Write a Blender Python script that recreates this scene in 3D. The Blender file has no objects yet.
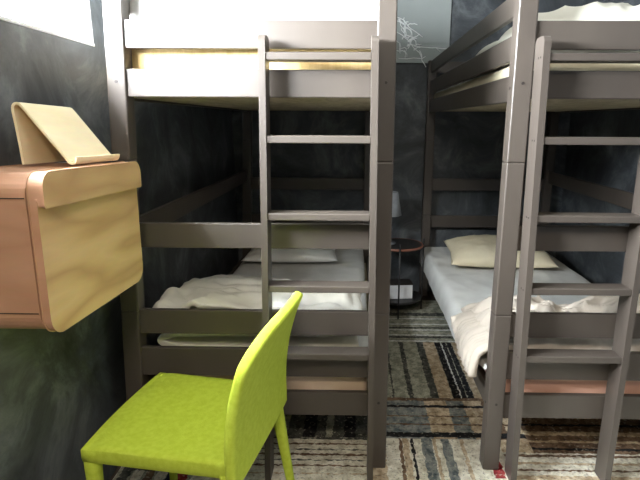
import bpy, bmesh, math, random
from mathutils import Vector, Matrix, noise
S = bpy.context.scene
COL = S.collection
PI = math.pi

# ------------------------------------------------------------------ materials
def srgb(r, g, b):
    def f(c):
        c /= 255.0
        return c / 12.92 if c <= .04045 else ((c + .055) / 1.055) ** 2.4
    return (f(r), f(g), f(b), 1)

def newmat(name):
    m = bpy.data.materials.new(name); m.use_nodes = True
    nt = m.node_tree
    return m, nt, nt.nodes['Principled BSDF']

def mottled(name, c1, c2, scale=6, rough=.6, bump=.0, bscale=60, stretch=(1, 1, 1), detail=4, lo=.35, hi=.65, spec=.3):
    m, nt, p = newmat(name)
    N, L = nt.nodes, nt.links
    tc = N.new('ShaderNodeTexCoord'); mp = N.new('ShaderNodeMapping'); mp.inputs['Scale'].default_value = stretch
    L.new(tc.outputs['Object'], mp.inputs['Vector'])
    nz = N.new('ShaderNodeTexNoise'); nz.inputs['Scale'].default_value = scale; nz.inputs['Detail'].default_value = detail
    L.new(mp.outputs[0], nz.inputs['Vector'])
    cr = N.new('ShaderNodeValToRGB')
    cr.color_ramp.elements[0].position = lo; cr.color_ramp.elements[0].color = c1
    cr.color_ramp.elements[1].position = hi; cr.color_ramp.elements[1].color = c2
    L.new(nz.outputs['Fac'], cr.inputs['Fac']); L.new(cr.outputs['Color'], p.inputs['Base Color'])
    p.inputs['Roughness'].default_value = rough
    p.inputs['Specular IOR Level'].default_value = spec
    if bump:
        n2 = N.new('ShaderNodeTexNoise'); n2.inputs['Scale'].default_value = bscale; n2.inputs['Detail'].default_value = 3
        L.new(mp.outputs[0], n2.inputs['Vector'])
        b = N.new('ShaderNodeBump'); b.inputs['Strength'].default_value = bump; b.inputs['Distance'].default_value = .01
        L.new(n2.outputs['Fac'], b.inputs['Height']); L.new(b.outputs[0], p.inputs['Normal'])
    return m

def woodmat(name, c1, c2, c3, axis='Y', scale=3.0, rough=.45):
    """flowing long-grained wood: distorted wave rings stretched along the grain"""
    m, nt, p = newmat(name)
    N, L = nt.nodes, nt.links
    tc = N.new('ShaderNodeTexCoord'); mp = N.new('ShaderNodeMapping')
    mp.inputs['Scale'].default_value = {'Y': (1, .22, 1), 'X': (.22, 1, 1), 'Z': (1, 1, .22)}[axis]
    mp.inputs['Rotation'].default_value = (math.radians(24), 0, 0) if axis == 'Y' else (0, 0, 0)
    L.new(tc.outputs['Object'], mp.inputs['Vector'])
    nz = N.new('ShaderNodeTexNoise'); nz.inputs['Scale'].default_value = scale * 2; nz.inputs['Detail'].default_value = 2
    L.new(mp.outputs[0], nz.inputs['Vector'])
    mul = N.new('ShaderNodeMath'); mul.operation = 'MULTIPLY'; mul.inputs[1].default_value = 5.0
    L.new(nz.outputs['Fac'], mul.inputs[0])
    fr = N.new('ShaderNodeMath'); fr.operation = 'PINGPONG'; fr.inputs[1].default_value = .5
    L.new(mul.outputs[0], fr.inputs[0])
    cr = N.new('ShaderNodeValToRGB'); e = cr.color_ramp.elements
    e[0].position = 0; e[0].color = c1; e[1].position = .25; e[1].color = c2
    x = e.new(.5); x.color = c3
    L.new(fr.outputs[0], cr.inputs['Fac'])
    n2 = N.new('ShaderNodeTexNoise'); n2.inputs['Scale'].default_value = 90; n2.inputs['Detail'].default_value = 4
    L.new(mp.outputs[0], n2.inputs['Vector'])
    mx = N.new('ShaderNodeMix'); mx.data_type = 'RGBA'; mx.blend_type = 'MULTIPLY'; mx.inputs['Factor'].default_value = .14
    L.new(cr.outputs['Color'], mx.inputs['A']); L.new(n2.outputs['Color'], mx.inputs['B'])
    bc = N.new('ShaderNodeBrightContrast'); bc.inputs['Bright'].default_value = .0
    L.new(mx.outputs['Result'], bc.inputs['Color']); L.new(bc.outputs[0], p.inputs['Base Color'])
    p.inputs['Roughness'].default_value = rough; p.inputs['Specular IOR Level'].default_value = .35
    return m

def wallpaper(name):
    m, nt, p = newmat(name)
    N, L = nt.nodes, nt.links
    tc = N.new('ShaderNodeTexCoord')
    n1 = N.new('ShaderNodeTexNoise'); n1.inputs['Scale'].default_value = 3.2; n1.inputs['Detail'].default_value = 9; n1.inputs['Roughness'].default_value = .68; n1.inputs['Distortion'].default_value = .8
    L.new(tc.outputs['Object'], n1.inputs['Vector'])
    cr = N.new('ShaderNodeValToRGB'); e = cr.color_ramp.elements
    e[0].position = .36; e[0].color = srgb(50, 53, 55); e[1].position = .52; e[1].color = srgb(74, 78, 81)
    x = e.new(.68); x.color = srgb(112, 116, 118)
    L.new(n1.outputs['Fac'], cr.inputs['Fac']); L.new(cr.outputs['Color'], p.inputs['Base Color'])
    b = N.new('ShaderNodeBump'); b.inputs['Strength'].default_value = .35; b.inputs['Distance'].default_value = .008
    L.new(n1.outputs['Fac'], b.inputs['Height']); L.new(b.outputs[0], p.inputs['Normal'])
    p.inputs['Roughness'].default_value = .55
    return m

M = {}
M['wall'] = wallpaper('slate_wallpaper')
M['ceiling'] = mottled('ceiling_paint', srgb(150, 148, 142), srgb(160, 158, 152), 3)
M['floor'] = woodmat('dark_floorboards', srgb(60, 50, 44), srgb(72, 60, 52), srgb(84, 70, 60), 'Y', 4)
M['bunk'] = mottled('taupe_paint', srgb(70, 63, 57), srgb(76, 69, 62), 5, .42, .05, 40, (1, 1, .3), spec=.5)
M['bolt'] = mottled('bolt_metal', srgb(40, 36, 34), srgb(52, 46, 42), 20, .4)
M['slat'] = woodmat('pale_slat_wood', srgb(170, 158, 128), srgb(186, 174, 144), srgb(196, 184, 156), 'Y', 5, .6)
M['mattress_gold'] = mottled('gold_mattress_cover', srgb(196, 168, 112), srgb(214, 188, 134), 14, .85, .25, 30, (3, 3, .6))
M['mattress_flare_pink'] = mottled('flare_pink_mattress_cover', srgb(224, 172, 146), srgb(234, 186, 162), 5, .85, .15, 40)  # rosy tint is partly lens flare, painted into the cover colour
M['mattress_cream'] = mottled('cream_mattress_cover', srgb(222, 196, 168), srgb(232, 208, 182), 5, .85, .15, 40)
M['sheet'] = mottled('white_cotton', srgb(200, 200, 195), srgb(212, 212, 207), 8, .85, .12, 22)
M['duvet'] = mottled('off_white_duvet', srgb(208, 205, 192), srgb(222, 219, 207), 7, .88, .2, 26)
M['duvet_pink'] = mottled('blush_beige_duvet', srgb(194, 184, 170), srgb(208, 198, 184), 6, .88, .2, 26)
M['pillow'] = mottled('cream_pillowcase', srgb(206, 194, 164), srgb(218, 208, 180), 7, .88, .15, 30)
M['pillow_w'] = mottled('white_pillowcase', srgb(220, 220, 214), srgb(232, 232, 226), 7, .88, .15, 30)
M['oak'] = woodmat('pale_oak', srgb(184, 147, 104), srgb(205, 169, 124), srgb(212, 178, 134), 'Y', 2.6)
M['oak_side_warm_lit'] = woodmat('warm_lit_oak', srgb(186, 140, 108), srgb(198, 152, 120), srgb(206, 160, 128), 'X', 2.5)  # same oak, with warm reflected light painted into its pinker tone
M['ply'] = woodmat('blond_plywood', srgb(240, 224, 180), srgb(244, 229, 188), srgb(247, 233, 194), 'Y', 3)
M['green'] = mottled('lime_upholstery', srgb(178, 196, 58), srgb(190, 207, 72), 60, .75, .22, 260, spec=.3)
M['copper'] = mottled('copper_wood', srgb(128, 84, 68), srgb(146, 98, 80), 12, .4)
M['blackmetal'] = mottled('black_metal', srgb(34, 33, 33), srgb(44, 43, 42), 20, .4, spec=.5)
M['white_box'] = mottled('white_card', srgb(205, 205, 205), srgb(220, 220, 220), 10, .7)
M['shade'] = mottled('white_lampshade', srgb(150, 154, 158), srgb(164, 168, 172), 20, .8)
M['lampbase'] = mottled('grey_ceramic', srgb(90, 92, 94), srgb(112, 114, 116), 12, .35)
M['panel'] = mottled('pale_grey_panel', srgb(152, 158, 154), srgb(164, 170, 166), 2, .5)
M['branch'] = mottled('white_paint_line', srgb(232, 234, 232), srgb(240, 242, 240), 10, .6)
M['frame'] = mottled('white_window_paint', srgb(225, 226, 228), srgb(235, 236, 238), 5, .5)
def woolmat(name, c1, c2):
    """shaggy wool: mottled dye, stray dark and pale tufts, rough pile"""
    m = mottled(name, c1, c2, 30, .95, 1.0, 130, lo=.34, hi=.64, detail=8, spec=.1)
    nt = m.node_tree; N, L = nt.nodes, nt.links; p = N['Principled BSDF']
    src = p.inputs['Base Color'].links[0].from_socket
    tc = N['Texture Coordinate']
    for sc, col, lo, hi, w in ((95, srgb(40, 38, 36), .56, .70, .6), (70, srgb(214, 206, 186), .60, .72, .55)):
        nz = N.new('ShaderNodeTexNoise'); nz.inputs['Scale'].default_value = sc; nz.inputs['Detail'].default_value = 3
        mp = N.new('ShaderNodeMapping'); mp.inputs['Location'].default_value = (sc, sc * .3, 0)
        L.new(tc.outputs['Object'], mp.inputs['Vector']); L.new(mp.outputs[0], nz.inputs['Vector'])
        mr = N.new('ShaderNodeMapRange'); mr.inputs['From Min'].default_value = lo; mr.inputs['From Max'].default_value = hi; mr.inputs['To Max'].default_value = w
        L.new(nz.outputs['Fac'], mr.inputs['Value'])
        mx = N.new('ShaderNodeMix'); mx.data_type = 'RGBA'
        L.new(mr.outputs[0], mx.inputs['Factor']); L.new(src, mx.inputs['A']); mx.inputs['B'].default_value = col
        src = mx.outputs['Result']
    L.new(src, p.inputs['Base Color'])
    return m
RUG = {
 'cream': (srgb(192, 184, 162), srgb(242, 238, 222)), 'beige': (srgb(156, 134, 106), srgb(216, 198, 168)),
 'brown': (srgb(84, 66, 52), srgb(136, 112, 90)), 'black': (srgb(24, 24, 26), srgb(48, 47, 48)),
 'grey': (srgb(128, 130, 114), srgb(186, 184, 164)), 'blue': (srgb(88, 98, 102), srgb(156, 158, 150)),
 'red': (srgb(120, 34, 38), srgb(166, 70, 68)), 'navy': (srgb(30, 34, 50), srgb(52, 56, 74)),
 'white': (srgb(206, 206, 196), srgb(236, 236, 226)), 'dark': (srgb(58, 60, 56), srgb(98, 98, 90)),
}
for k, (a, b) in RUG.items():
    M['rug_' + k] = woolmat('rug_' + k, a, b)

def glassmat():
    m = bpy.data.materials.new('window_glass'); m.use_nodes = True
    nt = m.node_tree; N, L = nt.nodes, nt.links
    N.remove(N['Principled BSDF'])
    t = N.new('ShaderNodeBsdfTransparent'); g = N.new('ShaderNodeBsdfGlossy'); g.inputs['Roughness'].default_value = .03
    mx = N.new('ShaderNodeMixShader'); mx.inputs[0].default_value = .06
    L.new(t.outputs[0], mx.inputs[1]); L.new(g.outputs[0], mx.inputs[2]); L.new(mx.outputs[0], N['Material Output'].inputs[0])
    return m
M['glass'] = glassmat()

# ------------------------------------------------------------------ helpers
def link(name, me, mat=None, parent=None, smooth=True):
    o = bpy.data.objects.new(name, me); COL.objects.link(o)
    if mat is not None:
        for m in (mat if isinstance(mat, (list, tuple)) else [mat]): me.materials.append(m)
    if smooth:
        me.shade_smooth()
    if parent: o.parent = parent
    return o

def obj(name, bm, mat, parent=None, smooth=False, origin=None):
    bmesh.ops.recalc_face_normals(bm, faces=bm.faces[:])
    if origin is not None:
        bmesh.ops.translate(bm, vec=-Vector(origin), verts=bm.verts[:])
    me = bpy.data.meshes.new(name); bm.to_mesh(me); bm.free()
    o = link(name, me, mat, parent, smooth)
    if origin is not None: o.location = origin
    return o

def tag(o, label=None, cat=None, group=None, kind=None):
    if label: o['label'] = label
    if cat: o['category'] = cat
    if group: o['group'] = group
    if kind: o['kind'] = kind
    return o

def thing(name, label, cat, loc=(0, 0, 0), rz=0, group=None):
    o = bpy.data.objects.new(name, None); COL.objects.link(o)
    o.empty_display_size = .1
    o.location = loc; o.rotation_euler = (0, 0, rz)
    return tag(o, label, cat, group)

def add_box(bm, x0, x1, y0, y1, z0, z1, bev=.003, seg=2):
    r = bmesh.ops.create_cube(bm, size=1)
    vs = r['verts']
    for v in vs:
        v.co = Vector(((x0 + x1) / 2 + v.co.x * (x1 - x0), (y0 + y1) / 2 + v.co.y * (y1 - y0), (z0 + z1) / 2 + v.co.z * (z1 - z0)))
    if bev:
        es = list({e for v in vs for e in v.link_edges})
        bmesh.ops.bevel(bm, geom=es, offset=bev, segments=seg, profile=.5, affect='EDGES')
    return bm

def box(*a, **k): return add_box(bmesh.new(), *a, **k)

def add_cyl(bm, p0, p1, r0, r1=None, n=16, caps=True):
    p0, p1 = Vector(p0), Vector(p1); r1 = r0 if r1 is None else r1
    d = (p1 - p0); q = d.to_track_quat('Z', 'Y')
    rings = []
    for p, r in ((p0, r0), (p1, r1)):
        rings.append([bm.verts.new(p + q @ Vector((r * math.cos(2 * PI * i / n), r * math.sin(2 * PI * i / n), 0))) for i in range(n)])
    for i in range(n):
        bm.faces.new((rings[0][i], rings[0][(i + 1) % n], rings[1][(i + 1) % n], rings[1][i]))
    if caps: bm.faces.new(rings[0][::-1]); bm.faces.new(rings[1])
    return bm

def lathe(prof, n=32, c=(0, 0)):
    bm = bmesh.new(); rings = []
    for r, z in prof:
        rings.append([bm.verts.new((c[0] + r * math.cos(2 * PI * i / n), c[1] + r * math.sin(2 * PI * i / n), z)) for i in range(n)])
    for a, b in zip(rings, rings[1:]):
        for i in range(n): bm.faces.new((a[i], a[(i + 1) % n], b[(i + 1) % n], b[i]))
    bm.faces.new(rings[0][::-1]); bm.faces.new(rings[-1])
    return bm

def tube(pts, r, n=8):
    bm = bmesh.new(); rings = []
    pts = [Vector(p) for p in pts]
    for i, p in enumerate(pts):
        d = (pts[min(i + 1, len(pts) - 1)] - pts[max(i - 1, 0)]).normalized()
        q = d.to_track_quat('Z', 'Y')
        rings.append([bm.verts.new(p + q @ Vector((r * math.cos(2 * PI * k / n), r * math.sin(2 * PI * k / n), 0))) for k in range(n)])
    for a, b in zip(rings, rings[1:]):
        for i in range(n): bm.faces.new((a[i], a[(i + 1) % n], b[(i + 1) % n], b[i]))
    bm.faces.new(rings[0][::-1]); bm.faces.new(rings[-1])
    return bm

def subsurf(o, lv=2):
    m = o.modifiers.new('Subdivision', 'SUBSURF'); m.levels = lv; m.render_levels = lv
    return o

def fold(x, y, seed, sc=1.0):
    """cloth folds: warped ridges, 0..1"""
    p = Vector((x * sc + seed * 7.3, y * sc - seed * 3.1, seed))
    w = noise.noise_vector(p * 1.7) * .35
    a = 1 - abs(noise.noise(p * 3.1 + w * 2))
    b = 1 - abs(noise.noise(p * 6.7 + w * 3))
    return .62 * a * a + .38 * b * b

# ------------------------------------------------------------------ the room
WL, WR, WF, WB, ZC = -.935, 1.60, 3.83, -1.30, 2.45
T = .16
WY0, WY1, WZ0, WZ1 = .30, 1.86, 1.597, 1.93
def struct(name, bm, mat): return tag(obj(name, bm, mat), kind='structure')
struct('floor', box(WL - T, WR + T, WB - T, WF + T, -.1, 0, bev=0), M['floor'])
struct('ceiling', box(WL - T, WR + T, WB - T, WF + T, ZC, ZC + .1, bev=0), M['ceiling'])
b = bmesh.new()
add_box(b, WL - T, WL, WB, WF, 0, WZ0, bev=0); add_box(b, WL - T, WL, WB, WF, WZ1, ZC, bev=0)
add_box(b, WL - T, WL, WB, WY0, WZ0, WZ1, bev=0); add_box(b, WL - T, WL, WY1, WF, WZ0, WZ1, bev=0)
struct('wall_left', b, M['wall'])
struct('wall_right', box(WR, WR + T, WB, WF, 0, ZC, bev=0), M['wall'])
struct('wall_far', box(WL - T, WR + T, WF, WF + T, 0, ZC, bev=0), M['wall'])
struct('wall_near', box(WL - T, WR + T, WB - T, WB, 0, ZC, bev=0), M['wall'])
b = bmesh.new()
fx0, fx1 = WL - .13, WL - .075
for (y0, y1, z0, z1) in ((WY0, WY1, WZ0, WZ0 + .035), (WY0, WY1, WZ1 - .045, WZ1), (WY0, WY0 + .045, WZ0 + .035, WZ1 - .045), (WY1 - .045, WY1, WZ0 + .035, WZ1 - .045), (1.00, 1.045, WZ0 + .035, WZ1 - .045)):
    add_box(b, fx0, fx1, y0, y1, z0, z1, bev=.004)
w1 = struct('window_1', b, M['frame'])
obj('pane', box(WL - .106, WL - .102, WY0 + .03, WY1 - .03, WZ0 + .02, WZ1 - .03, bev=0), M['glass'], w1)
b = bmesh.new()   # white reveal lining around the opening
add_box(b, WL - .075, WL + .004, WY0, WY1, WZ0 - .001, WZ0 + .010, bev=.002)
add_box(b, WL - .075, WL + .001, WY1 - .010, WY1 + .001, WZ0 + .010, WZ1, bev=.002)
struct('trim_1', b, M['frame'])

# pale panel with a branch drawing on the far wall
art = thing('wall_panel', 'pale grey wall panel with white branch drawing, high on the dark end wall', 'wall art', (.285, WF, 1.76))
obj('panel', box(-.38, .385, -.022, -.001, 0, .68, bev=.003), M['panel'], art)
b = bmesh.new(); add_box(b, -.38, .385, -.026, -.0225, .135, .141, bev=.001)
obj('seam_line', b, M['panel'], art)
random.seed(5)
def branch_pts(p, ang, ln, n=7, wob=.35):
    pts = [p]
    for i in range(n):
        ang += random.uniform(-wob, wob)
        p = (p[0] + math.cos(ang) * ln / n, p[1] + math.sin(ang) * ln / n); pts.append(p)
    return pts, ang
def curve_mesh(lines, r):
    bm = bmesh.new()
    for pts in lines:
        t = tube([(x, -.0245, z) for x, z in pts], r, 6)
        me = bpy.data.meshes.new('tmp'); t.to_mesh(me); t.free(); bm.from_mesh(me); bpy.data.meshes.remove(me)
    return bm
lines = []
trunk, a0 = branch_pts((.02, .05), .12, .32, 9, .2)
lines.append([(.13, .115), (.19, .108), (.25, .104), (.29, .104), (.33, .098), (.375, .098)])
lines.append([(.29, .104), (.305, .088), (.318, .078)])
for i in range(26):
    st = (random.uniform(.0, .17), random.uniform(.04, .32))
    if st[1] > .34 - st[0] * 1.4: st = (st[0] * .5, st[1] * .8)
    p, a = branch_pts(st, random.uniform(-1.2, 1.9), random.uniform(.05, .13), 7, .8); lines.append(p)
lines.append([(.0, .31), (.05, .29), (.09, .24), (.14, .21), (.19, .175)])
lines.append([(.02, .03), (.08, .028), (.13, .034), (.19, .03), (.215, .045)])
lines.append([(.19, .03), (.17, .07), (.13, .10), (.09, .15), (.04, .19), (.0, .21)])
obj('branch_drawing', curve_mesh(lines, .0034), M['branch'], art, smooth=True)

# ------------------------------------------------------------------ rug
RZ = .012
random.seed(11)
rugx0, rugx1, rugy0, rugy1 = -.915, 1.50, .55, 3.60
keys = list(RUG.keys())
rb = bmesh.new()
add_box(rb, rugx0, rugx1, rugy0, rugy1, .0005, RZ - .0015, bev=0)
for f_ in rb.faces: f_.material_index = keys.index('cream')
def strip(x0, x1, y0, y1, colour, z, along):
    """one woven stripe lying on the rug, its long edges a little uneven"""
    n = max(2, int((x1 - x0 if along == 'X' else y1 - y0) / .011))
    j = .0042
    prev = None
    for i in range(n + 1):
        t = i / n
        a, c = random.uniform(-j, j), random.uniform(-j, j)
        if along == 'X':
            x = x0 + (x1 - x0) * t; pa, pb = (x, max(rugy0, y0 + a), z), (x, min(rugy1, y1 + c), z)
        else:
            y = y0 + (y1 - y0) * t; pa, pb = (max(rugx0, x0 + a), y, z), (min(rugx1, x1 + c), y, z)
        cur = (rb.verts.new(pa), rb.verts.new(pb))
        if prev:
            f_ = rb.faces.new((prev[0], cur[0], cur[1], prev[1])); f_.material_index = keys.index(colour)
        prev = cur
Z1, Z2, Z3 = RZ - .001, RZ - .0005, RZ
def patch(x0, x1, y0, y1, along, base, stripes=()):
    strip(x0, x1, y0, y1, base, Z1, along)
    for s in stripes:
        a, b_, c = s[:3]; z = s[3] if len(s) > 3 else Z2
        if along == 'X': strip(x0, x1, a, b_, c, z, 'X')
        else: strip(a, b_, y0, y1, c, z, 'Y')
# aisle between the beds, from far to near
patch(-.05, .75, 2.85, 3.6, 'X', 'grey', [(3.28, 3.34, 'dark'), (3.22, 3.235, 'white'), (3.12, 3.14, 'white'), (3.06, 3.085, 'dark'), (3.03, 3.045, 'white'), (2.95, 2.965, 'white'), (2.91, 2.94, 'dark'), (2.86, 2.875, 'white')])
patch(-.05, .75, 2.21, 2.85, 'Y', 'grey', [(.0, .05, 'dark'), (.195, .205, 'dark'), (.275, .30, 'dark'), (.385, .425, 'dark'), (.425, .495, 'beige'), (.495, .60, 'black'), (.532, .539, 'white', Z3), (.565, .569, 'grey', Z3), (.60, .69, 'beige'), (.69, .75, 'brown')])
patch(.07, .75, 1.885, 2.21, 'Y', 'beige', [(.07, .345, 'blue'), (.45, .53, 'blue'), (.62, .68, 'brown')])
for a, b_, c in ((2.185, 2.21, 'brown'), (2.125, 2.145, 'black'), (2.05, 2.058, 'brown'), (1.985, 1.995, 'brown'), (1.895, 1.93, 'black')): strip(.07, .75, a, b_, c, Z3, 'X')
patch(.07, .62, 1.30, 1.885, 'Y', 'cream', [(.07, .135, 'beige'), (.195, .207, 'brown'), (.21, .235, 'beige'), (.245, .256, 'black'), (.29, .335, 'blue'), (.338, .352, 'beige'), (.375, .412, 'blue'), (.455, .47, 'beige')])
strip(.548, .592, 1.645, 1.745, 'red', Z3, 'Y')
# left of the aisle, under the left bunk and the chair
patch(-.5, .07, 1.885, 2.6, 'Y', 'dark', [(-.45, -.42, 'grey'), (-.36, -.29, 'grey'), (-.22, -.165, 'black'), (-.12, -.09, 'grey'), (-.04, .01, 'black')])
patch(-.62, .07, 1.30, 1.885, 'X', 'cream', [(1.872, 1.884, 'dark'), (1.835, 1.845, 'brown'), (1.80, 1.806, 'dark'), (1.765, 1.777, 'brown'), (1.735, 1.74, 'dark'), (1.70, 1.708, 'brown'), (1.655, 1.66, 'beige'), (1.56, 1.57, 'brown'), (1.45, 1.47, 'dark')])
patch(-.915, -.62, 1.30, 2.3, 'Y', 'grey', [(-.90, -.86, 'dark'), (-.85, -.81, 'cream'), (-.80, -.77, 'brown'), (-.76, -.72, 'cream'), (-.715, -.675, 'navy'), (-.675, -.635, 'red')])
for y in (1.70, 1.66, 1.76, 1.85): strip(-.90, -.72, y, y + .012, 'dark', Z3, 'X')
patch(-.915, -.5, 2.3, 3.6, 'X', 'dark', [(2.5 + .13 * i, 2.55 + .13 * i, ('grey', 'black', 'brown')[i % 3]) for i in range(8)])
patch(-.5, -.05, 2.6, 3.6, 'X', 'grey', [(2.7 + .14 * i, 2.74 + .14 * i, ('black', 'beige')[i % 2]) for i in range(6)])
# right, under the right bunk
patch(.75, 1.50, 1.80, 2.5, 'X', 'brown', [(1.82, 1.835, 'black'), (1.87, 1.885, 'beige'), (1.92, 1.95, 'beige'), (1.99, 2.005, 'black'), (2.05, 2.10, 'beige'), (2.16, 2.19, 'black'), (2.26, 2.31, 'beige'), (2.40, 2.42, 'black')])
patch(.62, 1.50, 1.30, 1.80, 'X', 'cream', [(1.775, 1.79, 'brown'), (1.73, 1.742, 'beige'), (1.69, 1.70, 'brown'), (1.64, 1.665, 'beige'), (1.52, 1.535, 'brown')])
strip(.62, .75, 1.80, 1.885, 'beige', Z2, 'X')
patch(.75, 1.50, 2.5, 3.6, 'Y', 'dark', [(.8 + .1 * i, .84 + .1 * i, ('grey', 'black')[i % 2]) for i in range(7)])
patch(-.915, 1.5, .55, 1.30, 'Y', 'cream', [(-.8 + .21 * i, -.75 + .21 * i, ('blue', 'beige', 'black', 'brown')[i % 4]) for i in range(11)])
rug = obj('patchwork_rug', rb, [M['rug_' + k] for k in keys])
tag(rug, 'patchwork striped wool rug of cream, black, blue and red lying under both bunks', 'rug')

# ------------------------------------------------------------------ bunk beds
Y0, Y1 = 1.69, 3.75
PW, PD = .062, .062
PZ0 = RZ + .0005
def make_bunk(label, x0, x1, open_side, lad, lean=0):
    L = [None]
    root = thing('bunk_bed', label, 'bunk bed', ((x0 + x1) / 2, (Y0 + Y1) / 2, 0), 0, 'taupe bunk beds')
    ox, oy = root.location.x, root.location.y
    def part(name, bm, mat, parent=root, smooth=False):
        if lean and parent is not L[0]:      # the frame stands a little out of square
            for v in bm.verts: v.co.x += lean * (v.co.z - 1.6) * min(1, max(0, (x1 - v.co.x) / (x1 - x0)))
        off = Vector((ox, oy, 0))
        bmesh.ops.translate(bm, vec=-off, verts=bm.verts[:])
        return obj(name, bm, mat, parent, smooth)
    def bolt(parent, p, d):
        bm = bmesh.new(); p = Vector(p); d = Vector(d)
        add_cyl(bm, p - d * .002, p + d * .0012, .0055, .005, 12)
        part('bolt', bm, M['bolt'], parent)
    # posts: three turned-up lengths joined end to end
    for px in (x0, x1 - PW):
        for py in (Y0, Y1 - PD):
            bm = bmesh.new()
            for (a, c) in ((PZ0, .659), (.659, 1.209), (1.209, 1.765)):
                add_box(bm, px, px + PW, py, py + PD, a, c, bev=.005, seg=3)
            p = part('post', bm, M['bunk'])
            if py == Y0:
                for z in (1.465, .30): bolt(p, (px + PW * .5, py, z), (0, -1, 0))
                side = -1 if px == x0 else 1
                if side == (1 if open_side == 'right' else -1):
                    for z in (1.452, .29): bolt(p, (px if side < 0 else px + PW, py + PD * .55, z), (side, 0, 0))
    ax, bx = x0 + PW, x1 - PW
    # end boards (foot end faces the room)
    for z0, z1, nm in ((1.570, 1.657, 'guard_board'), (1.418, 1.506, 'end_rail'), (.900, .990, 'guard_board'), (.570, .664, 'end_board'), (.400, .512, 'end_board'), (.238, .336, 'end_rail')):
        part(nm, box(ax - .004, bx + .004, Y0 + .010, Y0 + .032, z0, z1, bev=.003), M['bunk'])
    for z0, z1, nm in ((1.685, 1.760, 'guard_board'), (1.545, 1.625, 'guard_board'), (1.415, 1.500, 'end_rail'), (.842, .930, 'guard_board'), (.560, .650, 'end_board'), (.250, .345, 'end_rail')):
        part(nm, box(ax - .004, bx + .004, Y1 - .034, Y1 - .012, z0, z1, bev=.003), M['bunk'])
    # long rails
    for side in ('left', 'right'):
        xa = x0 + .014 if side == 'left' else x1 - .036
        zs = [(1.685, 1.760, 'guard_rail'), (1.543, 1.626, 'guard_rail'), (1.410, 1.496, 'side_rail'), (.245, .335, 'side_rail')]
        if side != open_side: zs += [(.905, .990, 'guard_rail')]
        for z0, z1, nm in zs:
            part(nm, box(xa, xa + .022, Y0 + PD - .004, Y1 - PD + .004, z0, z1, bev=.003), M['bunk'])
    # slat bases
    for z in (1.418, .268):
        bm = bmesh.new()
        n = 18; ys, ye = Y0 + .066, Y1 - .066
        for i in range(n):
            add_box(bm, x0 + .038, x1 - .038, ys + (ye - ys) * i / n, ys + (ye - ys) * (i + 1) / n - .003, z, z + .014, bev=.001, seg=1)
        part('slat_base', bm, M['slat'])
    # ladder hooked on the foot end
    L[0] = bpy.data.objects.new('ladder', None); COL.objects.link(L[0]); L[0].parent = root; L[0].empty_display_size = .1
    (lt, lb, rt, rb_) = lad       # outer-left x at top / floor, outer-right x at top / floor
    RT, yb, yf = .022, Y0 - .0005, Y0 - .078
    def rail(xt, xb):
        bm = bmesh.new()
        prof = [(yb, PZ0), (yf, PZ0)]
        for k in range(7):
            a = PI * k / 12; prof.append((yf + .02 * (1 - math.cos(a)), 1.600 - .02 + .02 * math.sin(a)))
        for k in range(7):
            a = PI / 2 * k / 6; prof.append((yb - .02 * (1 - math.sin(a)), 1.600 - .02 + .02 * math.cos(a)))
        A = [bm.verts.new((xb + (xt - xb) * z / 1.6, y, z)) for y, z in prof]
        Bv = [bm.verts.new((xb + (xt - xb) * z / 1.6 + RT, y, z)) for y, z in prof]
        bm.faces.new(A); bm.faces.new(Bv[::-1])
        n = len(A); 
        for i in range(n): bm.faces.new((A[i], A[(i + 1) % n], Bv[(i + 1) % n], Bv[i]))
        bmesh.ops.remove_doubles(bm, verts=bm.verts[:], dist=1e-5)
        es = [e for e in bm.edges if abs((e.verts[0].co.y + e.verts[1].co.y) / 2 - yf) < .001 and abs(e.verts[0].co.z - e.verts[1].co.z) > .5]
        bmesh.ops.bevel(bm, geom=es, offset=.003, segments=2, affect='EDGES')
        return part('ladder_rail', bm, M['bunk'], L[0])
    rail(lt, lb); rail(rt - RT, rb_ - RT)
    for k in range(5):
        zt = 1.550 - .2535 * k
        xa = lb + (lt - lb) * zt / 1.6 + RT; xb = rb_ + (rt - rb_) * zt / 1.6 - RT
        part('tread', box(xa - .0005, xb + .0005, yf + .004, yb - .006, zt - .024, zt, bev=.003), M['bunk'], L[0])
        for dy in (.022, .042):
            bm = bmesh.new(); x = xa - RT
            add_cyl(bm, (x + .002, yf + dy, zt - .012), (x - .0008, yf + dy, zt - .012), .0035, n=10)
            part('screw', bm, M['bolt'], L[0])
    return root

LX0, LX1, RX0, RX1 = -.814, .128, .510, 1.462
make_bunk('taupe wooden bunk bed against the window-side wall, left of the aisle', LX0, LX1, 'right', (-.303, -.334, .068, .076), .045)
make_bunk('taupe wooden bunk bed right of the aisle, its far post outside the photo', RX0, RX1, 'left', (.570, .595, .970, .967))

# ------------------------------------------------------------------ bedding
def soft_box(x0, x1, y0, y1, z0, z1, r=.03, nx=14, ny=28, amp=.004, seed=0):
    bm = box(x0, x1, y0, y1, z0, z1, bev=r, seg=4)
    return bm

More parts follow.
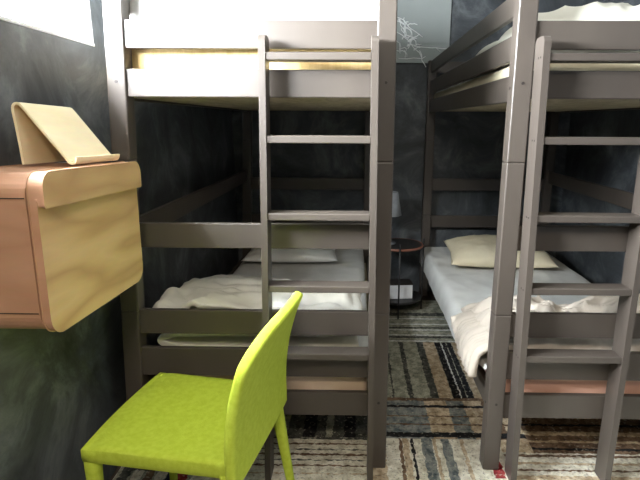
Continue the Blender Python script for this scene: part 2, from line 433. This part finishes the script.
def sheet_over(name, x0, x1, y0, y1, zt, drops, mat, parent, seed=1, amp=.006, thick=.006, out=.008, nx=46, ny=80, hang=None):
    """a sheet over a mattress top; drops = how far it hangs on the left, right, near, far sides"""
    dl, dr, dn, df = drops
    def axis(a, b, da, db, n):
        pts = []
        if da: pts += [(a, -da + da * i / 5) for i in range(5)]
        pts += [(a + (b - a) * i / n, 0) for i in range(n + 1)]
        if db: pts += [(b, -db * (i + 1) / 5) for i in range(5)]
        return pts
    X = axis(x0, x1, dl, dr, nx); Yv = axis(y0, y1, dn, df, ny)
    bm = bmesh.new(); g = []
    for (y, hy) in Yv:
        row = []
        for (x, hx) in X:
            h = min(hx, hy)
            if h < 0 and hang and hx < 0 and x == x0: h *= hang(y)
            px, py, pz = x, y, zt + h
            f = fold(x, y + h * .3, seed, 1.3)
            if h == 0:
                e = min(1, min(x - x0, x1 - x) / .03); ey = min(1, min(y - y0, y1 - y) / .03)
                pz += amp * (f - .4) * 1.5 - .012 * (1 - max(0, e)) ** 2 - .012 * (1 - max(0, ey)) ** 2
            else:
                k = min(1, -h / .05)
                o = (out * k + .010 * (f - .5) * k)
                if hx < 0: px += -o if x == x0 else o
                if hy < 0: py += -o if y == y0 else o
                if h == min(-dl if x == x0 else -9, 9) or h == -dr: pz += .02 * (fold(x, y, seed + 3, .8) - .5)
            row.append(bm.verts.new((px, py, pz)))
        g.append(row)
    for i in range(len(g) - 1):
        for j in range(len(g[0]) - 1):
            bm.faces.new((g[i][j], g[i][j + 1], g[i + 1][j + 1], g[i + 1][j]))
    o = obj(name, bm, mat, parent, True)
    s = o.modifiers.new('Solidify', 'SOLIDIFY'); s.thickness = thick; s.offset = 1
    subsurf(o, 1)
    return o

def heap(name, x0, x1, y0, y1, zb, topf, mat, seed, amp=.05, nx=70, ny=70, sc=1.6, edge=.10, round_=.03):
    """bunched duvet: rumpled top, sides rolling under to a flat base"""
    bm = bmesh.new(); g = []
    for i in range(ny + 1):
        row = []
        for j in range(nx + 1):
            u, v = j / nx, i / ny
            # irregular outline
            ox = .03 * noise.noise(Vector((v * 4, seed, 1))); oy = .03 * noise.noise(Vector((u * 4, seed, 5)))
            x = x0 + (x1 - x0) * u + ox * (1 if u > .5 else -1) * abs(2 * u - 1); y = y0 + (y1 - y0) * v + oy * abs(2 * v - 1)
            x = min(max(x, x0), x1); y = min(max(y, y0), y1)
            d = min(u * (x1 - x0), (1 - u) * (x1 - x0), v * (y1 - y0), (1 - v) * (y1 - y0))
            t = min(1, d / edge); prof = math.sqrt(max(0, 1 - (1 - t) ** 2))
            top = topf(u, v) + amp * (fold(x, y, seed, sc) - .45)
            z = zb + (top - zb) * (.12 + .88 * prof if d > 0 else .12)
            row.append(bm.verts.new((x, y, z)))
        g.append(row)
    for i in range(ny):
        for j in range(nx): bm.faces.new((g[i][j], g[i][j + 1], g[i + 1][j + 1], g[i + 1][j]))
    # skirt to base
    ring = [g[0][j] for j in range(nx + 1)] + [g[i][nx] for i in range(1, ny + 1)] + [g[ny][j] for j in range(nx - 1, -1, -1)] + [g[i][0] for i in range(ny - 1, 0, -1)]
    low = [bm.verts.new((v.co.x, v.co.y, zb)) for v in ring]
    n = len(ring)
    for i in range(n): bm.faces.new((ring[i], low[i], low[(i + 1) % n], ring[(i + 1) % n]))
    bm.faces.new(low)
    return obj(name, bm, mat, None, True, origin=((x0 + x1) / 2, (y0 + y1) / 2, zb))

def pillow(name, cx, cy, zb, w, l, h, rz, mat, seed, tilt=0):
    bm = bmesh.new(); nx, ny = 40, 30; top, bot = [], []
    for s, store in ((1, top), (-1, bot)):
        for i in range(ny + 1):
            row = []
            for j in range(nx + 1):
                u, v = 2 * j / nx - 1, 2 * i / ny - 1
                if s < 0 and (i in (0, ny) or j in (0, nx)):
                    row.append(top[i][j]); continue
                e = ((1 - abs(u) ** 2.6) * (1 - abs(v) ** 2.6))
                z = h / 2 * max(0, e) ** .55
                pin = 1 - .07 * (1 - abs(v)) * abs(u) ** 3
                piny = 1 - .07 * (1 - abs(u)) * abs(v) ** 3
                x, y = u * w / 2 * pin, v * l / 2 * piny
                z = z * (1 if s > 0 else .55)
                z += (.018 if s > 0 else .004) * (fold(x, y, seed, 1.6) - .5) * min(1, e * 2)
                row.append(bm.verts.new((x, y, s * z)))
            store.append(row)
    for gr in (top, bot):
        for i in range(ny):
            for j in range(nx):
                q = (gr[i][j], gr[i][j + 1], gr[i + 1][j + 1], gr[i + 1][j])
                bm.faces.new(q if gr is top else q[::-1])
    bmesh.ops.rotate(bm, cent=(0, 0, 0), matrix=Matrix.Rotation(tilt, 3, 'X'), verts=bm.verts[:])
    zmin = min(v.co.z for v in bm.verts)
    bmesh.ops.translate(bm, vec=(0, 0, -zmin), verts=bm.verts[:])
    o = obj(name, bm, mat, None, True)
    o.location = (cx, cy, zb); o.rotation_euler = (0, 0, rz)
    return o

MY0, MY1 = Y0 + .066, Y1 - .068
def mattress(label, x0, x1, z0, z1, mat):
    o = obj('mattress', soft_box(x0, x1, MY0, MY1, z0, z1, .025), mat, None, False, origin=((x0 + x1) / 2, (MY0 + MY1) / 2, z0))
    for p in o.data.polygons: p.use_smooth = True
    return tag(o, label, 'mattress', 'bunk mattresses')
def local_sheet(mt, *a, **k):
    s = sheet_over('fitted_sheet', *a, parent=mt, **k)
    s.location = -mt.location
    return s
lowL = mattress('mattress in white sheet on the lower bunk by the left wall', LX0 + .06, LX1 - .075, .2825, .418, M['mattress_cream'])
local_sheet(lowL, LX0 + .058, LX1 - .073, MY0 + .004, MY1 - .03, .420, (.06, .06, 0, .05), M['sheet'], seed=2, out=.004)
lowR = mattress('mattress in white hanging sheet on the lower bunk right of the aisle', RX0 + .040, RX1 - .06, .2825, .418, M['mattress_flare_pink'])
local_sheet(lowR, RX0 + .010, RX1 - .06, MY0 + .004, MY1 - .03, .421, (.135, .05, 0, .05), M['sheet'], seed=6, out=.016, amp=.010, hang=lambda y: min(1, .12 + max(0, y - MY0) / .62))
upL = mattress('gold-covered mattress glimpsed through the rails of the sunlit upper left bunk', LX0 + .04, LX1 - .04, 1.4325, 1.585, M['mattress_gold'])
local_sheet(upL, LX0 + .05, LX1 - .05, MY0 + .01, MY1 - .01, 1.587, (0, 0, 0, 0), M['sheet'], seed=3)
upR = mattress('cream mattress glimpsed through the rails of the upper right bunk', RX0 + .04, RX1 - .04, 1.4325, 1.545, M['pillow'])
local_sheet(upR, RX0 + .05, RX1 - .05, MY0 + .01, MY1 - .01, 1.547, (0, 0, 0, 0), M['sheet'], seed=4)

tag(pillow('pillow', -.425, 3.26, .4335, .62, .42, .13, .03, M['pillow_w'], 3), 'thin white pillow at the head of the lower left bunk', 'pillow', 'pillows')
tag(pillow('pillow', .945, 3.19, .439, .66, .44, .185, -.05, M['pillow'], 9, .12), 'plump cream pillow at the head of the lower right bunk', 'pillow', 'pillows')

# folded duvet at the foot of the lower left bunk: one long quilt laid back and forth in layers
def smooth_path(pts, n=6):
    out = []
    for i in range(len(pts) - 1):
        p0 = Vector(pts[max(i - 1, 0)]); p1 = Vector(pts[i]); p2 = Vector(pts[i + 1]); p3 = Vector(pts[min(i + 2, len(pts) - 1)])
        for k in range(n):
            t = k / n
            out.append(.5 * ((2 * p1) + (p2 - p0) * t + (2 * p0 - 5 * p1 + 4 * p2 - p3) * t * t + (3 * p1 - p0 - 3 * p2 + p3) * t ** 3))
    out.append(Vector(pts[-1])); return out
path = smooth_path([(.02, .474), (-.25, .472), (-.50, .472), (-.68, .478), (-.755, .500), (-.70, .530), (-.50, .536), (-.25, .538), (-.05, .540), (.020, .572), (-.04, .600), (-.25, .622), (-.45, .634), (-.62, .636), (-.740, .628), (-.778, .602), (-.760, .574), (-.725, .566)], 6)
bm = bmesh.new(); g = []
DY0, DY1, ND = 1.775, 2.24, 60
for i in range(ND + 1):
    v = i / ND; row = []
    for k, p in enumerate(path):
        t = k / (len(path) - 1)
        y = DY0 + (DY1 - DY0) * v
        f = fold(p[0], y, 21 + (t > .35) + (t > .6), 2.2) - .5
        top = 1 if t > .58 else .35
        z = p[1] + .075 * f * top * (1 if t > .58 else .4) - .04 * top * (v ** 2) + (.012 * math.sin(PI * v) * top)
        x = p[0] + .012 * noise.noise(Vector((y * 6, t * 5, 3)))
        yy = y + (.014 * noise.noise(Vector((p[0] * 5, t * 4, 8))) if 0 < i else 0)
        row.append(bm.verts.new((x, yy, z)))
    g.append(row)
for i in range(ND):
    for k in range(len(path) - 1): bm.faces.new((g[i][k], g[i][k + 1], g[i + 1][k + 1], g[i + 1][k]))
dl = obj('duvet', bm, M['duvet'], None, True, origin=(-.35, 1.99, .43))
s = dl.modifiers.new('Solidify', 'SOLIDIFY'); s.thickness = .026; s.offset = 0
subsurf(dl, 1)
tag(dl, 'off-white duvet folded in layers at the foot of the lower left bunk', 'duvet', 'duvets')

def topR(u, v):
    return .535 + .06 * u - .05 * v + .02 * math.sin(u * 9)
dr = heap('duvet', RX0 + .014, RX1 - .10, MY0 + .012, 2.30, .445, topR, M['duvet_pink'], 31, .11, sc=1.9, edge=.11)
# its side hangs over the edge of the bed in folds
bm = bmesh.new(); bm.from_mesh(dr.data)
ox, oy, oz = dr.location
NY, NS = 64, 16
outer, inner = [], []
for i in range(NY + 1):
    v = i / NY; y = MY0 + .014 + (2.16 - MY0 - .014) * v
    drop = .098 * min(1, (1.02 - v) / .45) ** .7 + .02 * (noise.noise(Vector((v * 9, 2, 4))))
    ro, ri = [], []
    for k in range(NS + 1):
        t = k / NS
        wob = (.5 - abs(noise.noise(Vector((v * 13 + t * .9, t * 1.4, 7))))) * .046 * min(1, t * 1.6)
        if t < .35:
            a = t / .35; x = RX0 + .10 - .122 * a; z = .478 + .045 * (1 - a) * (1 - .6 * v) - .012 * a * a
        else:
            a = (t - .35) / .65; x = RX0 - .022 - .012 * math.sin(a * PI / 2); z = .466 - max(.01, drop) * a
        ro.append(bm.verts.new((x - max(0, wob) - .010 * min(1, t * 2) - ox, y - oy, z + (.014 * (1 - t)) + (wob * .6 if t < .35 else 0) - oz)))
        ri.append(bm.verts.new((x + .004 * min(1, t * 2) - ox, y - oy, z - .012 * (1 - t) + .002 - oz)))
    outer.append(ro); inner.append(ri)
for i in range(NY):
    for k in range(NS):
        bm.faces.new((outer[i][k], outer[i][k + 1], outer[i + 1][k + 1], outer[i + 1][k]))
        bm.faces.new((inner[i][k + 1], inner[i][k], inner[i + 1][k], inner[i + 1][k + 1]))
    bm.faces.new((outer[i][NS], inner[i][NS], inner[i + 1][NS], outer[i + 1][NS]))
    bm.faces.new((inner[i][0], outer[i][0], outer[i + 1][0], inner[i + 1][0]))
for i in (0, NY):
    for k in range(NS): bm.faces.new((outer[i][k], outer[i][k + 1], inner[i][k + 1], inner[i][k]))
bmesh.ops.recalc_face_normals(bm, faces=bm.faces[:])
bm.to_mesh(dr.data); bm.free(); dr.data.shade_smooth()
tag(dr, 'rumpled blush-beige duvet bunched at the foot of the lower right bunk', 'duvet', 'duvets')
du = heap('duvet', LX0 + .045, LX1 - .045, MY0 + .012, 2.75, 1.604, lambda u, v: 1.83 + .02 * math.sin(u * 7), M['sheet'], 41, .07, sc=1.3, edge=.06)
tag(du, 'thick white duvet glaring in window light on the upper left bunk', 'duvet', 'duvets')
dv = heap('duvet', RX0 + .045, RX1 - .045, MY0 + .03, 2.58, 1.564, lambda u, v: 1.675 + .07 * min(1, u * 2.2) + .01 * math.sin(u * 9), M['duvet'], 52, .05, sc=1.5, edge=.09)
tag(dv, 'creased off-white duvet above the guard board of the upper right bunk', 'duvet', 'duvets')

# ------------------------------------------------------------------ wall desk and stand
def rrect(y0, y1, z0, z1, r, n=8, rtop=None):
    rt = r if rtop is None else rtop
    pts = []
    for (cy, cz, a0, rr) in ((y1 - r, z0 + r, -PI / 2, r), (y1 - rt, z1 - rt, 0, rt), (y0 + rt, z1 - rt, PI / 2, rt), (y0 + r, z0 + r, PI, r)):
        for k in range(n + 1):
            a = a0 + PI / 2 * k / n; pts.append((cy + rr * math.cos(a), cz + rr * math.sin(a)))
    return pts
def prism_x(pts, x0, x1, bev=.002):
    bm = bmesh.new()
    A = [bm.verts.new((x0, y, z)) for y, z in pts]; Bv = [bm.verts.new((x1, y, z)) for y, z in pts]
    fa = bm.faces.new(A); fb = bm.faces.new(Bv[::-1]); n = len(A)
    for i in range(n): bm.faces.new((A[i], A[(i + 1) % n], Bv[(i + 1) % n], Bv[i]))
    bmesh.ops.remove_doubles(bm, verts=bm.verts[:], dist=1e-5)
    if bev:
        es = [e for e in bm.edges if abs(e.verts[0].co.x - e.verts[1].co.x) < 1e-6]
        bmesh.ops.bevel(bm, geom=es, offset=bev, segments=2, affect='EDGES')
    return bm
DYa, DYb, DZa, DZb = 1.062, 1.562, .842, 1.220
desk = thing('wall_desk', 'pale oak fold-down desk cabinet with rounded corners mounted on the left wall', 'desk', (WL, (DYa + DYb) / 2, DZa))
def dpart(name, bm, mat, parent=desk):
    bmesh.ops.translate(bm, vec=-Vector(desk.location), verts=bm.verts[:])
    o = obj(name, bm, mat, parent)
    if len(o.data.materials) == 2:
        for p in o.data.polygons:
            if abs(p.normal.x) < .75: p.material_index = 1  # edge faces get the oak with the warm light painted in
    return o
dpart('carcass', prism_x(rrect(DYa, DYb, DZa, DZb, .055), WL + .001, -.7265), M['oak_side_warm_lit'])
for z in (DZb - .055, DZa + .055):
    dpart('joint_line', box(WL + .002, -.7285, DYa - .0006, DYa + .002, z - .0012, z + .0012, bev=0), M['bolt'])
desk.rotation_euler = (math.radians(-1.6), 0, 0)
fd = dpart('fold_down_door', prism_x(rrect(DYa, DYb, DZa - .002, DZb - .06, .045, rtop=.004), -.7225, -.702), [M['oak'], M['oak_side_warm_lit']])
dpart('grip_lip', prism_x(rrect(DYa, DYb, DZb - .076, DZb + .002, .006, rtop=.035), -.7225, -.685), [M['oak'], M['oak_side_warm_lit']], fd)

st = thing('tablet_stand', 'bent blond plywood tablet stand standing on top of the oak wall desk', 'stand', (-.79, 1.396, DZb + .0046))
prof = [(-.868, 0), (-.871, .05), (-.876, .11), (-.880, .152), (-.874, .166), (-.862, .168), (-.850, .158), (-.82, .122), (-.79, .086), (-.76, .050), (-.735, .020), (-.724, .006), (-.712, .004), (-.704, .012), (-.702, .022)]
pp = [Vector((-.860 + (a + .868) * .84, c * .91, 0)) for a, c in prof]
st.rotation_euler = (math.radians(-1.6), 0, 0)
sp = smooth_path([(p.x, p.y) for p in pp], 4)
bm = bmesh.new(); sY0, sY1 = -.118, .118
th = .006; rows = []
for i, p in enumerate(sp):
    d = sp[min(i + 1, len(sp) - 1)] - sp[max(i - 1, 0)]; d.normalize(); nrm = Vector((-d.y, d.x))
    rows.append((p + nrm * th * .5, p - nrm * th * .5))
vv = []
for a, c in rows:
    vv.append([bm.verts.new((q.x + .79, y, max(q.y, 0) + .0005)) for q, y in ((a, sY0), (a, sY1), (c, sY1), (c, sY0))])
for a, c in zip(vv, vv[1:]):
    for k in range(4): bm.faces.new((a[k], a[(k + 1) % 4], c[(k + 1) % 4], c[k]))
bm.faces.new(vv[0]); bm.faces.new(vv[-1][::-1])
obj('bent_board', bm, M['ply'], st, smooth=False)

# ------------------------------------------------------------------ chair
CA = .165
ch = thing('dining_chair', 'lime green fully upholstered chair facing the wall desk', 'chair', (-.506, 1.366, RZ + .0005), -CA)
# seat cushion (local +x runs to the back, +y to the chair's far side)
bm = bmesh.new(); nx, ny = 18, 18; g = []
SZ = .452
for i in range(ny + 1):
    row = []
    for j in range(nx + 1):
        u, v = j / nx, 2 * i / ny - 1
        x = -.222 + .442 * u; hw = .217 - .008 * u; x -= .010 * v * (1 - u)
        x += -.012 * (1 - v * v) * (1 - u) ** 2
        y = v * hw
        z = SZ - .012 * (1 - (1 - v * v)) * .4 - .010 * math.sin(PI * u) * (1 - v * v) - .010 * max(0, 1 - u / .15) ** 2
        row.append(bm.verts.new((x, y, z)))
    g.append(row)
for i in range(ny):
    for j in range(nx): bm.faces.new((g[i][j], g[i][j + 1], g[i + 1][j + 1], g[i + 1][j]))
ring = g[0][:] + [g[i][nx] for i in range(1, ny + 1)] + [g[ny][j] for j in range(nx - 1, -1, -1)] + [g[i][0] for i in range(ny - 1, 0, -1)]
n = len(ring); prev = ring
for dz, sc in ((.006, 1.012), (.03, 1.014), (.044, 1.006), (.048, .985)):
    cur = [bm.verts.new((v.co.x * sc, v.co.y * sc, SZ - dz - .004)) for v in ring]
    for i in range(n): bm.faces.new((prev[i], cur[i], cur[(i + 1) % n], prev[(i + 1) % n]))
    prev = cur
bm.faces.new(prev)
obj('seat', bm, M['green'], ch, True)
# curved backrest shell
bm = bmesh.new(); NU, NV = 24, 22; g = []
def back_pt(u, v):
    ztop = .833 - .04 * abs(u) ** 2 - .0603 * abs(u) ** 6
    z = .376 + (ztop - .376) * v
    h = max(0, (z - .43) / .42)
    lean = .1151 * h ** 1.98
    wrap = .004 + .022 * h
    half = .230 - .002 * max(0, h) ** 2
    return Vector((.230 + lean - wrap * u * u, half * u, z))
for i in range(NV + 1):
    g.append([bm.verts.new(back_pt(2 * j / NU - 1, i / NV)) for j in range(NU + 1)])
for i in range(NV):
    for j in range(NU): bm.faces.new((g[i][j], g[i][j + 1], g[i + 1][j + 1], g[i + 1][j]))
bk = obj('backrest', bm, M['green'], ch, True)
s = bk.modifiers.new('Solidify', 'SOLIDIFY'); s.thickness = .030; s.offset = 0
bv = bk.modifiers.new('Bevel', 'BEVEL'); bv.width = .008; bv.segments = 2; bv.limit_method = 'ANGLE'
subsurf(bk, 1)
# legs
def cleg(x0, y0, x1, y1):
    bm = bmesh.new(); rings = []
    for t in range(9):
        f = t / 8; x, y, z = x0 + (x1 - x0) * f, y0 + (y1 - y0) * f, .415 * (1 - f)
        r = .021 - .009 * f
        rings.append([bm.verts.new((x + r * math.copysign(abs(math.cos(a)) ** .6, math.cos(a)), y + r * math.copysign(abs(math.sin(a)) ** .6, math.sin(a)), z)) for a in [2 * PI * k / 16 for k in range(16)]])
    for a, c in zip(rings, rings[1:]):
        for k in range(16): bm.faces.new((a[k], a[(k + 1) % 16], c[(k + 1) % 16], c[k]))
    bm.faces.new(rings[0][::-1]); bm.faces.new(rings[-1])
    return obj('leg', bm, M['green'], ch, True)
cleg(-.200, -.195, -.205, -.200); cleg(-.200, .195, -.205, .200)
cleg(.205, -.195, .262, -.205); cleg(.205, .195, .262, .205)

# ------------------------------------------------------------------ bedside table and lamp at the end of the aisle
TX, TY = .310, 3.40
tb = thing('side_table', 'small round black metal side table with copper rim between the bunks', 'table', (TX, TY, RZ + .0005))
obj('tabletop', lathe([(.0, .478), (.158, .478), (.160, .480), (.160, .492), (.158, .494), (.0, .494)][1:-1], 48), M['blackmetal'], tb)
b = bmesh.new()
pr = [(.1605, .478), (.170, .478), (.172, .486), (.170, .494), (.1605, .494)]
rs = [[b.verts.new((r * math.cos(2 * PI * i / 48), r * math.sin(2 * PI * i / 48), z)) for i in range(48)] for r, z in pr]
for k in range(5):
    a, c = rs[k], rs[(k + 1) % 5]
    for i in range(48): b.faces.new((a[i], a[(i + 1) % 48], c[(i + 1) % 48], c[i]))
tag(obj('rim', b, M['copper'], tb, True), 'copper rim')
for ang in (5, 140, 268):
    a = math.radians(ang); x, y = .178 * math.cos(a), .178 * math.sin(a)
    obj('leg', add_cyl(bmesh.new(), (x, y, 0), (x, y, .53), .006, n=10), M['blackmetal'], tb, True)
ls = obj('lower_shelf', lathe([(.168, .095), (.172, .098), (.172, .108), (.168, .111)], 48), M['blackmetal'], tb)
b = bmesh.new(); 
bx = thing('storage_box', 'white box on the lower shelf of the round side table', 'box', (TX - .005, TY - .03, RZ + .112), .1)
obj('carton', box(-.10, .10, -.055, .055, 0, .10, bev=.003), M['white_box'], bx)
obj('lid', box(-.102, .102, -.057, .057, .1005, .112, bev=.003), M['bolt'], bx)
lp = thing('table_lamp', 'small lamp with white shade on the round side table', 'lamp', (.235, 3.40, RZ + .495))
obj('base', lathe([(.055, 0), (.056, .008), (.03, .016), (.012, .03), (.018, .07), (.026, .10), (.02, .14), (.009, .165), (.008, .20)], 28), M['lampbase'], lp, True)
b = bmesh.new()
pr = [(.088, .205), (.060, .365), (.057, .365), (.085, .205)]
rs = [[b.verts.new((r * math.cos(2 * PI * i / 40), r * math.sin(2 * PI * i / 40), z)) for i in range(40)] for r, z in pr]
for k in range(4):
    a, c = rs[k], rs[(k + 1) % 4]
    for i in range(40): b.faces.new((a[i], a[(i + 1) % 40], c[(i + 1) % 40], c[i]))
obj('lamp_shade', b, M['shade'], lp, True)

# ------------------------------------------------------------------ light
w = bpy.data.worlds.new('sky'); S.world = w; w.use_nodes = True
bg = w.node_tree.nodes['Background']; bg.inputs[0].default_value = (.88, .94, 1.0, 1); bg.inputs[1].default_value = 410.0
def area(name, loc, rot, sx, sy, power, col, portal=False):
    l = bpy.data.lights.new(name, 'AREA'); l.shape = 'RECTANGLE'; l.size = sx; l.size_y = sy; l.energy = power; l.color = col
    o = bpy.data.objects.new(name, l); COL.objects.link(o); o.location = loc; o.rotation_euler = rot
    if portal: l.cycles.is_portal = True
    return o
area('window_portal', (WL - .17, (WY0 + WY1) / 2, (WZ0 + WZ1) / 2), (0, -PI / 2, 0), WZ1 - WZ0, WY1 - WY0, 1, (1, 1, 1), True)
area('ceiling_lamp', (-.03, -.60, ZC - .03), (0, 0, 0), .4, .4, 42, (1.0, .86, .70))

# ------------------------------------------------------------------ camera
cam = bpy.data.cameras.new('camera'); co = bpy.data.objects.new('camera', cam); COL.objects.link(co)
f = 495.0
cam.sensor_fit = 'HORIZONTAL'; cam.sensor_width = 36; cam.lens = f * 36 / 640
cam.clip_start = .02; cam.shift_x = -28 / 640   # the photograph is a crop: its optical axis lies right of the middle
Yc = Vector((8, 118, -f)).normalized(); Uc = -Vector((-11, -2060, -f)).normalized()
Uc = (Uc - Yc * Uc.dot(Yc)).normalized(); Xc = Yc.cross(Uc)
R = Matrix((Xc, Yc, Uc))
co.matrix_world = Matrix.Translation((0, 0, 1.34)) @ R.to_4x4()
S.camera = co
S.cycles.use_denoising = True
S.view_settings.view_transform = 'Standard'; S.view_settings.look = 'None'
S.view_settings.gamma = 1; S.view_settings.use_curve_mapping = False
S.view_settings.exposure = 0.0
